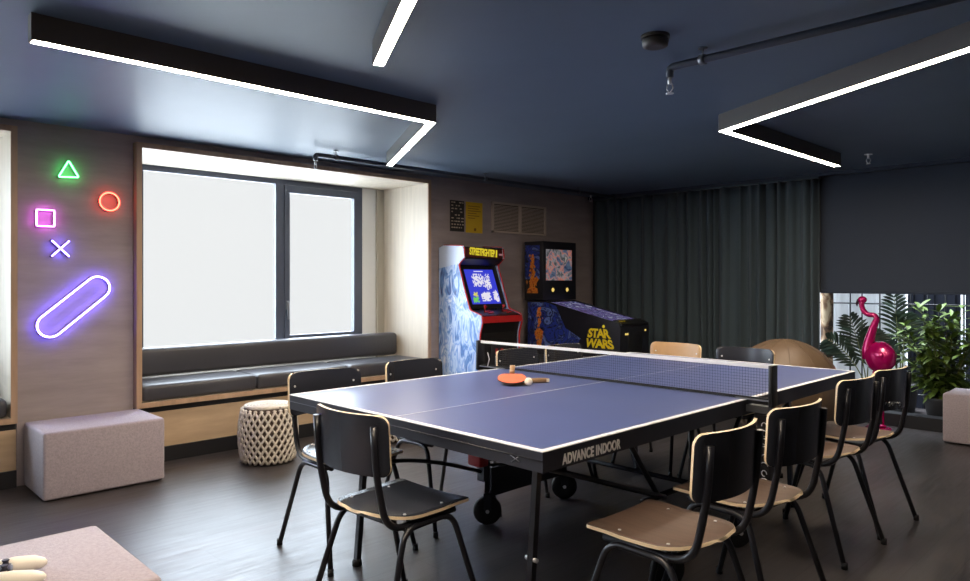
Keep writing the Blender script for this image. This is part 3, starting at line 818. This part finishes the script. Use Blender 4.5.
# ------------------------------------------------------------------ arcade cabinet
AX = dict(y0=2.83, y1=3.37)
arc = thing('arcade_machine', 'upright arcade machine with icy blue side art and red edges against the wall', 'arcade machine', (-3.45, 3.1, 0))
prof = [(-3.765, .02), (-3.765, 1.60), (-3.70, 1.62), (-3.42, 1.605), (-3.405, 1.50), (-3.49, 1.435), (-3.40, 1.18), (-3.335, 1.01), (-3.18, .965), (-3.165, .90), (-3.20, .80), (-3.215, .40), (-3.27, .02)]
for ya in (AX['y0'], AX['y1'] - .018):
    b = B(); b.prism([(x, ya, z) for x, z in prof], (0, .018, 0), 0); sd = b.build('side_panel', 'art_blue', arc)
    b = B(); b.tube(fillet([(x, ya + .009, z) for x, z in prof[2:]], .03, 3), .010, 6); b.build('edge_trim', 'cab_red', sd)
    if ya == AX['y0']:
        b = B(); b.prism([(-3.76, ya - .001, 1.40), (-3.76, ya - .001, 1.60), (-3.70, ya - .001, 1.615), (-3.43, ya - .001, 1.60), (-3.42, ya - .001, 1.50), (-3.50, ya - .001, 1.44)], (0, .0008, 0)); b.build('pale_print', 'art_pale', sd)
ya, yb = AX['y0'] + .018, AX['y1'] - .018
b = B(); b.box((-3.76, ya, .02), (-3.74, yb, 1.60)); b.box((-3.76, ya, 1.585), (-3.42, yb, 1.60))
b.prism([(-3.50, ya, 1.445), (-3.415, ya, 1.50), (-3.415, ya, 1.485), (-3.49, ya, 1.43)], (0, yb - ya, 0)); b.build('carcass', 'cab_black', arc)
b = B(); b.prism([(-3.428, ya, 1.50), (-3.44, ya, 1.595), (-3.424, ya, 1.597), (-3.412, ya, 1.50)], (0, yb - ya, 0)); mq = b.build('marquee', 'marquee', arc)
up = Vector((-.012, 0, .097)).normalized()
text_mesh('STREETFIGHTER II', .095, 'marquee_text', 'lettering', mq, frame_mtx((-3.4125, 3.085, 1.549), (0, 1, 0), up), .0008, warp=lambda p: Vector((p.x * .56, p.y * 1.0 - p.x * .03, p.z)), shear=.3, offset=.0035, space=.86)
b = B(); b.box((-3.413, 3.30, 1.525), (-3.4105, 3.345, 1.545)); b.build('badge', 'pink', mq)
# screen: tilted panel between marquee and controls
s0, s1 = Vector((-3.515, 0, 1.43)), Vector((-3.36, 0, 1.02)); sl = (s0 - s1); sn = Vector((sl.z, 0, -sl.x)).normalized()
def SP(u, v, off=0): p = s1 + sl * v + sn * off; return (p.x, ya + (yb - ya) * u, p.z)
b = B(); b.prism([SP(0, 0), SP(1, 0), SP(1, 1), SP(0, 1)], tuple(-sn * .02)); bz = b.build('screen_bezel', 'cab_black', arc)
b = B(); b.prism([SP(.12, .10, .0006), SP(.88, .10, .0006), SP(.88, .90, .0006), SP(.12, .90, .0006)], tuple(sn * .001)); scn = b.build('screen', 'screen_blue', bz)
rr = random.Random(21)
def blob(name, m, u0, u1, v0, v1, nx, ny, dens, seed):
    rr = random.Random(seed); b = B()
    for i in range(nx):
        for j in range(ny):
            uu, vv = (i + .5) / nx * 2 - 1, (j + .5) / ny * 2 - 1
            if rr.random() < dens * (1.25 - .6 * (uu * uu + vv * vv)):
                a, c = u0 + (u1 - u0) * i / nx, v0 + (v1 - v0) * j / ny; a2, c2 = u0 + (u1 - u0) * (i + 1) / nx, v0 + (v1 - v0) * (j + 1) / ny
                b.quad([SP(a, c, .0022), SP(a2, c, .0022), SP(a2, c2, .0022), SP(a, c2, .0022)])
    b.build(name, m, scn, fix=True)
blob('screen_graphic', 'screen_white', .27, .56, .50, .80, 12, 12, .75, 1)
blob('screen_graphic', 'screen_white', .56, .74, .42, .80, 8, 14, .72, 2)
blob('screen_graphic', 'screen_white', .40, .66, .16, .38, 11, 9, .9, 3)
blob('screen_graphic', 'screen_green', .17, .33, .13, .27, 7, 6, .9, 4)
blob('screen_graphic', 'screen_yellow', .18, .32, .27, .38, 6, 5, .8, 5)
blob('screen_graphic', 'screen_white', .72, .86, .14, .42, 7, 11, .8, 6)
blob('screen_graphic', 'screen_white', .36, .62, .845, .865, 14, 1, .8, 7)
# control panel
c0, c1 = Vector((-3.345, 0, 1.008)), Vector((-3.18, 0, .963)); cd = c1 - c0; cn = Vector((-cd.z, 0, cd.x)).normalized()
def CP(u, v, off=0): p = c0 + cd * v + cn * off; return Vector((p.x, ya + (yb - ya) * u, p.z))
b = B(); b.prism([CP(0, 0), CP(1, 0), CP(1, 1), CP(0, 1)], tuple(-cn * .02)); cp = b.build('control_panel', 'cab_black', arc)
for u in (.22, .70):
    b = B(); b.tube([CP(u, .45), CP(u, .45, .05)], .005, 8); b.ball(CP(u, .45, .058), .016); b.build('joystick', 'cab_red', cp)
    for i in range(3):
        for j in range(2):
            b = B(); q = CP(u + .07 + i * .055, .38 + j * .28 - i * .05); b.tube([q, q + cn * .008], .013, 12); b.build('button', 'cab_red', cp)
b = B(); b.box((-3.20, ya, .895), (-3.168, yb, .955)); b.build('panel_front', 'cab_red', arc)
b = B(); b.prism([(-3.215, ya, .80), (-3.23, ya, .40), (-3.285, ya, .02), (-3.25, ya, .40), (-3.235, ya, .895), (-3.19, ya, .895)], (0, yb - ya, 0)); fp = b.build('front_panel', 'cab_black', arc)
b = B(); b.box((-3.228, 3.0, .45), (-3.215, 3.20, .70), bev=.004, seg=2); cdoor = b.build('coin_door', 'pin_black', fp)
for y in (3.05, 3.12):
    b = B(); b.box((-3.216, y, .60), (-3.212, y + .03, .65)); b.build('coin_slot', 'cab_red', cdoor)

# ------------------------------------------------------------------ pinball machine
pin = thing('pinball_machine', 'black pinball machine with yellow lettering on its side, standing by the curtain', 'pinball machine', (-3.1, 4.28, 0))
py0, py1 = 4.03, 4.53
def flame(parent, y, xc, z0, z1, w, seed):
    # ragged column of small orange flecks
    rr = random.Random(seed); b = B()
    for k in range(46):
        q = rr.random(); z = z0 + (z1 - z0) * q; ww = w * (1.15 - .75 * q) ; x = xc + rr.gauss(0, .45) * ww; r = rr.uniform(.008, .026) * (1.2 - .5 * q); a = rr.uniform(0, 3)
        b.quad([(x + r * 1.4 * math.cos(a + t_) * (1, .5, 1, .5)[i], y - k * 2e-6, z + r * 1.6 * math.sin(a + t_)) for i, t_ in enumerate((0, 1.5, 3.1, 4.6))])
    b.build('flame_print', 'pin_orange', parent)
side = [(-3.70, .50), (-3.70, 1.06), (-3.44, 1.07), (-2.96, .965), (-2.53, .875), (-2.505, .83), (-2.515, .54)]
for y in (py0, py1 - .016):
    b = B(); b.prism([(x, y, z) for x, z in side], (0, .016, 0)); sp = b.build('side_panel', 'pin_black', pin)
    if y == py0:
        b = B(); b.prism([(-3.69, y - .0012, .56), (-3.69, y - .0012, 1.05), (-3.44, y - .0012, 1.055), (-3.30, y - .0012, 1.02), (-3.18, y - .0012, .80), (-2.98, y - .0012, .70), (-3.05, y - .0012, .60)], (0, .001, 0)); b.build('side_print', 'pin_art', sp)
        flame(sp, y - .002, -3.53, .62, 1.00, .065, 5)
        for body, zc, wb, wt in (('STAR', .765, .145, .115), ('WARS', .665, .185, .15)):
            wf = lambda p, wb=wb, wt=wt: p
            o = text_mesh(body, .125, 'yellow', 'lettering', sp, Matrix.Identity(4), .0008, offset=.005, space=.9)
            co = [v.co.copy() + wloc(sp) for v in o.data.vertices]
            x0 = min(c.x for c in co); x1 = max(c.x for c in co); z0 = min(c.y for c in co); z1 = max(c.y for c in co)
            for v, c in zip(o.data.vertices, co):
                u = (c.x - x0) / (x1 - x0) * 2 - 1; q = (c.y - z0) / (z1 - z0); w = wb + (wt - wb) * q
                v.co = Vector((-2.755 + .03 * q * 0 + u * w, y - .0015 - c.z, zc - .046 + .092 * q)) - wloc(sp)
        b = B(); b.ball((-2.70, y - .001, .835), .016, 0, (1, .1, 1)); b.build('lettering_dot', 'yellow', sp)
ya, yb = py0 + .016, py1 - .016
b = B(); b.prism([(-2.53, ya, .54), (-2.515, ya, .54), (-2.505, ya, .83), (-2.53, ya, .86)], (0, yb - ya, 0)); fr = b.build('front_panel', 'pin_black', pin)
b = B(); b.box((-2.512, 4.16, .58), (-2.503, 4.40, .78), bev=.004, seg=2); cdoor = b.build('coin_door', 'cab_black', fr)
for y, z in ((4.12, .765), (4.15, .765), (4.46, .79)):
    b = B(); b.lathe([(.011, 0), (.008, .008)], (-2.5065, y, z), 12, axis='X'); b.build('button', 'lamp_yellow', fr)
b = B(); b.box((-2.60, 4.10, .885), (-2.545, 4.17, .892)); b.build('instruction_card', 'yellow', fr)
b = B(); b.prism([(-3.44, ya, 1.055), (-2.53, ya, .865), (-2.53, ya, .850), (-3.44, ya, 1.04)], (0, yb - ya, 0)); pf = b.build('playfield', 'pin_purple', pin)
b = B(); b.prism([(-3.44, ya, 1.075), (-2.53, ya, .885), (-2.53, ya, .881), (-3.44, ya, 1.071)], (0, yb - ya, 0)); b.build('cover_glass', 'glass', pf)
b = B(); b.prism([(-3.69, ya, .50), (-2.53, ya, .54), (-2.53, ya, .56), (-3.69, ya, .52)], (0, yb - ya, 0)); b.box((-3.70, ya, .50), (-3.685, yb, 1.06)); b.build('cabinet_bottom', 'pin_black', pin)
b = B(); b.prism([(-2.60, ya, .875), (-2.505, ya, .845), (-2.50, ya, .865), (-2.60, ya, .90)], (0, yb - ya, 0)); b.build('lockdown_bar', 'cab_black', pin)
for x, y in ((-3.66, py0 + .04), (-3.66, py1 - .04), (-2.55, py0 + .03), (-2.55, py1 - .03)):
    b = B(); b.tube([(x, y, .75 if x > -3 else .70), (x + (.03 if x > -3 else -.02), y, .02)], [.026, .016], 6); lg = b.build('leg', 'cab_black', pin)
    b = B(); b.lathe([(.024, 0), (.022, .012), (.008, .025)], (x + (.03 if x > -3 else -.02), y, 0), 14); b.build('leveller_foot', 'steel', lg)
b = B(); b.box((-3.72, 4.0, 1.075), (-3.455, 4.56, 1.70), bev=.006, seg=2); bb = b.build('backbox', 'pin_black', pin)
b = B(); b.box((-3.70, 3.998, 1.30), (-3.50, 3.9995, 1.66)); b.build('side_print', 'pin_art', bb)
flame(bb, 3.9965, -3.60, 1.22, 1.56, .06, 8)
b = B(); b.prism([(-3.68, 3.997, 1.15), (-3.52, 3.997, 1.15), (-3.53, 3.997, 1.20), (-3.60, 3.997, 1.225), (-3.66, 3.997, 1.20)], (0, .0008, 0)); b.build('logo_print', 'pin_orange', bb)
b = B(); b.box((-3.455, 4.05, 1.285), (-3.4525, 4.48, 1.615)); b.build('backglass', 'pin_screen', bb)
for y in (4.16, 4.40):
    b = B(); b.lathe([(.045, 0), (.045, .003)], (-3.455, y, 1.185), 20, axis='X'); spk = b.build('speaker', 'cab_black', bb)
    b = B(); b.lathe([(.022, .003), (.018, .008)], (-3.455, y, 1.185), 14, axis='X'); b.build('lamp', 'lamp_yellow', spk)

# ------------------------------------------------------------------ curtain, track, blind
t = thing('curtain', 'long dark teal curtain in vertical folds across the back wall', 'curtain', (-2.45, 5.21, 0))
rr = random.Random(9)
xs0, xs1 = -3.68, -1.105
npt = 520; P = []; ph = 0; fold = []
knots = []; x = 0
while x < 1.0:
    knots.append(x); x += rr.choice((.011, .016, .022, .030, .042))
knots.append(1.0)
amp = [rr.uniform(.018, .058) for _ in knots]
def fold_y(u):
    for i in range(len(knots) - 1):
        if knots[i] <= u <= knots[i + 1]:
            q = (u - knots[i]) / (knots[i + 1] - knots[i]); return amp[i] * math.sin(PI * q) ** 1.0 * (1 if i % 2 else -1)
    return 0
g = []
for zk in (0.03, .35, .7, 1.1, 1.5, 1.9, 2.15, 2.245):
    row = []
    fl = 1.0 - .35 * (zk / 2.245)
    for k in range(npt):
        u = k / (npt - 1)
        du = .004 * math.sin(zk * 2.1 + u * 30)
        row.append((xs0 + (xs1 - xs0) * u, 5.215 + fl * fold_y(min(1, max(0, u + du * (1 - zk / 2.3)))), zk))
    g.append(row)
b = B(); b.sheet(g, .003); b.build('fabric', 'curtain', t)
b = B(); b.box((xs0, 5.18, 2.235), (xs1, 5.25, 2.25)); b.build('heading_tape', 'curtain', t)
b = B(); b.box((XW + .01, 5.19, 2.252), (XR - .02, 5.235, H)); tag(b.build('curtain_track', 'blind'), 'dark ceiling track holding the teal curtain along the back wall', 'curtain track')
t = thing('roller_blind', 'dark blue grey blind hanging flat above the low window at right', 'blind', (.75, 5.22, 1.17))
b = B(); b.box((-1.112, 5.262, 1.19), (XR - .03, 5.268, 2.29 - .04)); b.build('cloth', 'blind', t)
b = B(); b.box((-1.112, 5.252, 1.165), (XR - .03, 5.277, 1.195), bev=.004, seg=2); b.build('bottom_bar', 'blind', t)

# ------------------------------------------------------------------ yard beyond the low window
b = B()
x = -2.6
rr = random.Random(4)
while x < -.715:
    w = .135; b.box((x, 6.42, 0), (min(x + w - .006, -.71), 6.44, 2.6)); x += w
tag(b.build('board_screen', 'board'), 'whitewashed vertical board screen outside behind the flamingo', 'screen')
b = B(); x = -.70
while x < 2.9:
    b.box((x, 6.45, 0), (x + .05, 6.48, 2.6)); b.box((x + .05, 6.465, 0), (x + .09, 6.48, 2.6)); x += .09
    if -.26 < x < -.18: x += .045
tag(b.build('corrugated_cladding', 'corrug'), 'dark blue ribbed cladding outside behind the leafy plant', 'cladding')
b = B(); b.lathe([(.062, 0), (.058, .5), (.064, 1.0), (.057, 1.6), (.055, 2.2)], (-1.40, 6.22, 0), 20)
tag(b.build('tree_trunk', 'birch_bark'), 'mottled brown and cream tree trunk outside at the curtain edge', 'tree trunk')
t = thing('wire_fence', 'dark wire mesh fence standing in front of the whitewashed boards', 'fence', (-.2, 6.36, 0))
b = B()
for k, x in enumerate([-1.40, -1.215, -1.10, -.93, -.775, -.65, -.5, -.35, -.2, -.05, .1]): b.tube([(x, 6.36, 0), (x, 6.36, 1.9)], .008, 6)
b.build('upright_wires', 'wire', t)
b = B()
for z in (.15, .6, 1.045, 1.5): b.tube([(-1.6, 6.353, z), (.5, 6.353, z)], .008, 6)
b.build('cross_wires', 'wire', t)
b = B(); b.box((-14, -10, -.3), (XN - .31, 9, -.125)); struct(b.build('bounce_ground', 'paving'))  # unseen bright ground, added to bounce daylight up onto the ceiling
b = B(); b.box((-2.7, 8.0, 0), (2.9, 8.1, 3)); struct(b.build('wall_yard', 'white'))

def leaf(b, base, d, L, W, up=Vector((0, 0, 1)), droop=.25, mi=0, n=4):
    d = Vector(d).normalized(); sd = d.cross(up)
    sd = sd.normalized() if sd.length > 1e-4 else Vector((1, 0, 0))
    nn = sd.cross(d).normalized(); base = Vector(base); prev = None
    for k in range(n + 1):
        q = k / n; w = W * math.sin(PI * (q * .86 + .07)) ** .8 * (1 if k < n else .05)
        c = base + d * L * q - Vector((0, 0, 1)) * droop * L * q * q
        a = b.bm.verts.new(c - sd * w / 2 + nn * w * .12); m = b.bm.verts.new(c); e = b.bm.verts.new(c + sd * w / 2 + nn * w * .12)
        if prev:
            for x0, x1, y1, y0 in ((prev[0], prev[1], m, a), (prev[1], prev[2], e, m)):
                f = b.bm.faces.new((x0, x1, y1, y0)); f.material_index = mi; f.smooth = True
        prev = (a, m, e)
def palm(label, cx, cy, fronds, seed):
    rr = random.Random(seed); t = thing('potted_palm', label, 'plant', (cx, cy, 0))
    b = B(); b.lathe([(.11, .01), (.14, .26), (.145, .28), (.12, .28), (.115, .25)], (cx, cy, 0), 24); b.build('pot', 'soil', t)
    bs = B(); bl = B()
    for tip, mid in fronds:
        p0 = Vector((cx, cy, .26)); p1 = Vector(mid); p2 = Vector(tip); pts = [p0 * (1 - q) ** 2 + p1 * 2 * q * (1 - q) + p2 * q * q for q in [k / 18 for k in range(19)]]
        bs.tube(pts, [.007 - .005 * k / 18 for k in range(19)], 5)
        for k in range(6, 19):
            tg = (pts[min(k + 1, 18)] - pts[k - 1]).normalized(); sd = tg.cross(Vector((0, 1, 0))); sd.normalize()
            Lf = .20 * math.sin(PI * (k - 4) / 15.5) + .05
            for sg in (-1, 1):
                leaf(bl, pts[k], tg * .75 + sd * sg * .8 + Vector((0, rr.uniform(-.25, .25), 0)), Lf * .85, .030, Vector((0, 1, 0)), .25)
    bs.build('stalks', 'stem', t); bl.build('fronds', 'palm', t, fix=False)
palm('dark palm outside the low window, left behind the magenta flamingo', -.86, 5.74, [((-.99, 5.66, .93), (-.90, 5.7, .66)), ((-1.20, 5.70, .70), (-1.0, 5.72, .60)), ((-.80, 5.7, .80), (-.84, 5.7, .6))], 2)
palm('tall palm outside between the flamingo and the leafy bush', -.66, 6.10, [((-.72, 6.07, 1.12), (-.69, 6.1, .8)), ((-.62, 6.10, .94), (-.64, 6.1, .8)), ((-.82, 6.05, .66), (-.74, 6.08, .6))], 5)
def bush(label, cx, cy, seed):
    rr = random.Random(seed); t = thing('potted_shrub', label, 'plant', (cx, cy, 0))
    b = B(); b.lathe([(.12, .01), (.16, .22), (.165, .24), (.14, .24), (.135, .21)], (cx, cy, 0), 24); b.build('pot', 'soil', t)
    bs = B(); bl = B()
    for i in range(38):
        a = rr.uniform(0, 2 * PI); R1 = rr.uniform(.05, .33); h = rr.choice((rr.uniform(.28, .6), rr.uniform(.6, 1.08), rr.uniform(.7, 1.08))) * (1.06 - .35 * (R1 / .36) * rr.random())
        p0 = Vector((cx + .05 * math.cos(a), cy + .05 * math.sin(a), .2)); p2 = Vector((cx + R1 * math.cos(a) * 1.05, cy + R1 * math.sin(a) * .7, h)); p1 = (p0 + p2) / 2 + Vector((0, 0, .12))
        pts = [p0 * (1 - q) ** 2 + p1 * 2 * q * (1 - q) + p2 * q * q for q in [k / 10 for k in range(11)]]
        bs.tube(pts, [.006 - .004 * k / 10 for k in range(11)], 5)
        for k in range(2, 11):
            for j in range(3 if k < 10 else 5):
                aa = rr.uniform(0, 2 * PI); el = rr.uniform(-.1, .9)
                leaf(bl, pts[k], (math.cos(aa) * math.cos(el), math.sin(aa) * math.cos(el), math.sin(el)), rr.uniform(.10, .19), rr.uniform(.032, .052), Vector((0, 0, 1)), rr.uniform(.1, .5))
    bs.build('stalks', 'stem', t); bl.build('leaves', 'leaf', t, fix=False)
bush('dense bright green leafy shrub outside beside the ottoman at right', -.22, 5.72, 12)

# ------------------------------------------------------------------ flamingo statue
FY = 5.07
t = thing('flamingo_statue', 'tall magenta metal flamingo with crooked neck by the low window', 'statue', (-.565, FY, 0))
b = B(); b.lathe([(.10, 0), (.10, .012)], (-.565, FY, 0), 28); b.build('base', 'magenta', t)
b = B()
prof_ = [(.0, .015), (.08, .085), (.25, .125), (.5, .14), (.75, .115), (.92, .055), (1.0, .006)]
ax0, ax1 = Vector((-.655, FY + .05, .57)), Vector((-.42, FY - .09, .685)); L = (ax1 - ax0); u_ = L.normalized(); w_ = Vector((0, 0, 1)); w_ = (w_ - u_ * w_.dot(u_)).normalized(); v_ = w_.cross(u_)
rings = []
for q, r in [(k / 20, None) for k in range(21)]:
    for (q0, r0), (q1, r1) in zip(prof_, prof_[1:]):
        if q0 <= q <= q1: r = r0 + (r1 - r0) * (q - q0) / (q1 - q0)
    c = ax0 + L * q
    rings.append([b.bm.verts.new(c + (v_ * math.cos(2 * PI * k / 20) * r * .75 + w_ * math.sin(2 * PI * k / 20) * r)) for k in range(20)])
for A, C_ in zip(rings, rings[1:]):
    for k in range(20):
        f = b.bm.faces.new((A[k], A[(k + 1) % 20], C_[(k + 1) % 20], C_[k])); f.smooth = True
b.bm.faces.new(rings[0]); b.bm.faces.new(list(reversed(rings[-1])))
b.build('body', 'magenta', t)
for sg in (-1, 1):
    wc = (-.535 + sg * .034, FY - .02 + sg * .058, .640); b = B(); b.ball(wc, .095, 0, (1.0, .34, .7), 24, 14); b.rotz(wc, -31); b.build('wing', 'magenta', t)
neck = [(-.645, .60), (-.648, .70), (-.625, .80), (-.60, .89), (-.575, .955), (-.595, .985), (-.65, .985), (-.685, 1.02), (-.70, 1.065), (-.695, 1.10)]
pts = fillet([(x, FY, z) for x, z in neck], .03, 4)
b = B(); b.tube(pts, [.052 - .030 * min(1, k / (len(pts) * .45)) for k in range(len(pts))], 12); b.build('neck', 'magenta', t)
b = B(); b.ball((-.692, FY, 1.115), .032, 0, (1.15, .85, 1), 20, 12); hd = b.build('head', 'magenta', t)
b = B(); b.tube([(-.70, FY, 1.12), (-.725, FY, 1.11), (-.738, FY, 1.08), (-.735, FY, 1.055)], [.018, .015, .011, .003], 10); b.build('beak', 'beak', hd)
for sg in (-1, 1):
    b = B(); b.ball((-.70, FY + sg * .026, 1.122), .005); b.build('eye', 'beak', hd)
for dx, dy in ((-.03, -.03), (.03, .03)):
    b = B(); b.tube([(-.565 + dx * .8, FY + dy, .50), (-.565 + dx, FY + dy, .30), (-.565 + dx, FY + dy, .01)], [.014, .009, .009], 8)
    b.ball((-.565 + dx, FY + dy, .30), .016); lg = b.build('leg', 'magenta', t)
    b = B(); b.ball((-.575 + dx, FY + dy, .026), .030, 0, (1.2, .9, .45)); b.build('foot', 'magenta', lg)

# ------------------------------------------------------------------ light
w = bpy.data.worlds.new('overcast_sky'); sc.world = w; w.use_nodes = True
nt = w.node_tree; bg = nt.nodes['Background']; bg.inputs['Color'].default_value = (.985, .99, 1.0, 1); bg.inputs['Strength'].default_value = .76
def sun(name, direction, strength, angle, color):
    l = bpy.data.lights.new(name, 'SUN'); l.energy = strength; l.angle = math.radians(angle); l.color = color
    o = bpy.data.objects.new(name, l); COL.objects.link(o)
    o.rotation_euler = Vector(direction).to_track_quat('-Z', 'Y').to_euler(); o.location = (-8, 1, 5)
    return o
tag(sun('bounce_sun', (.25, .1, -1), 12.0, 30, (.86, .93, 1.0)), 'added steep sun on the unseen pale paving, bounced indoors', 'daylight')  # extra sun added to light the paving, which bounces it indoors
tag(sun('daylight', (1, -.1, -.45), 28.0, 140, (.76, .87, 1.0)), 'soft daylight falling in through the big window', 'daylight')

# ------------------------------------------------------------------ camera
cam = bpy.data.cameras.new('camera'); co = bpy.data.objects.new('camera', cam); COL.objects.link(co)
yaw, f_px, y_h = .794236, 706.742, 281.013
cam.sensor_fit = 'HORIZONTAL'; cam.sensor_width = 36; cam.lens = f_px / 970 * 36
cam.shift_y = -(290.5 - y_h) / 970
co.location = (1.4081, -1.6291, 1.27905); co.rotation_euler = (PI / 2, 0, yaw)
cam.clip_start = .02
sc.camera = co
sc.view_settings.view_transform = 'Standard'; sc.view_settings.look = 'None'; sc.view_settings.gamma = 1.0
sc.view_settings.use_curve_mapping = False; sc.view_settings.exposure = 0.35
sc.cycles.use_denoising = True
sc.cycles.max_bounces = 8; sc.cycles.diffuse_bounces = 4; sc.cycles.glossy_bounces = 4; sc.cycles.transparent_max_bounces = 16
sc.cycles.sample_clamp_indirect = 6.0
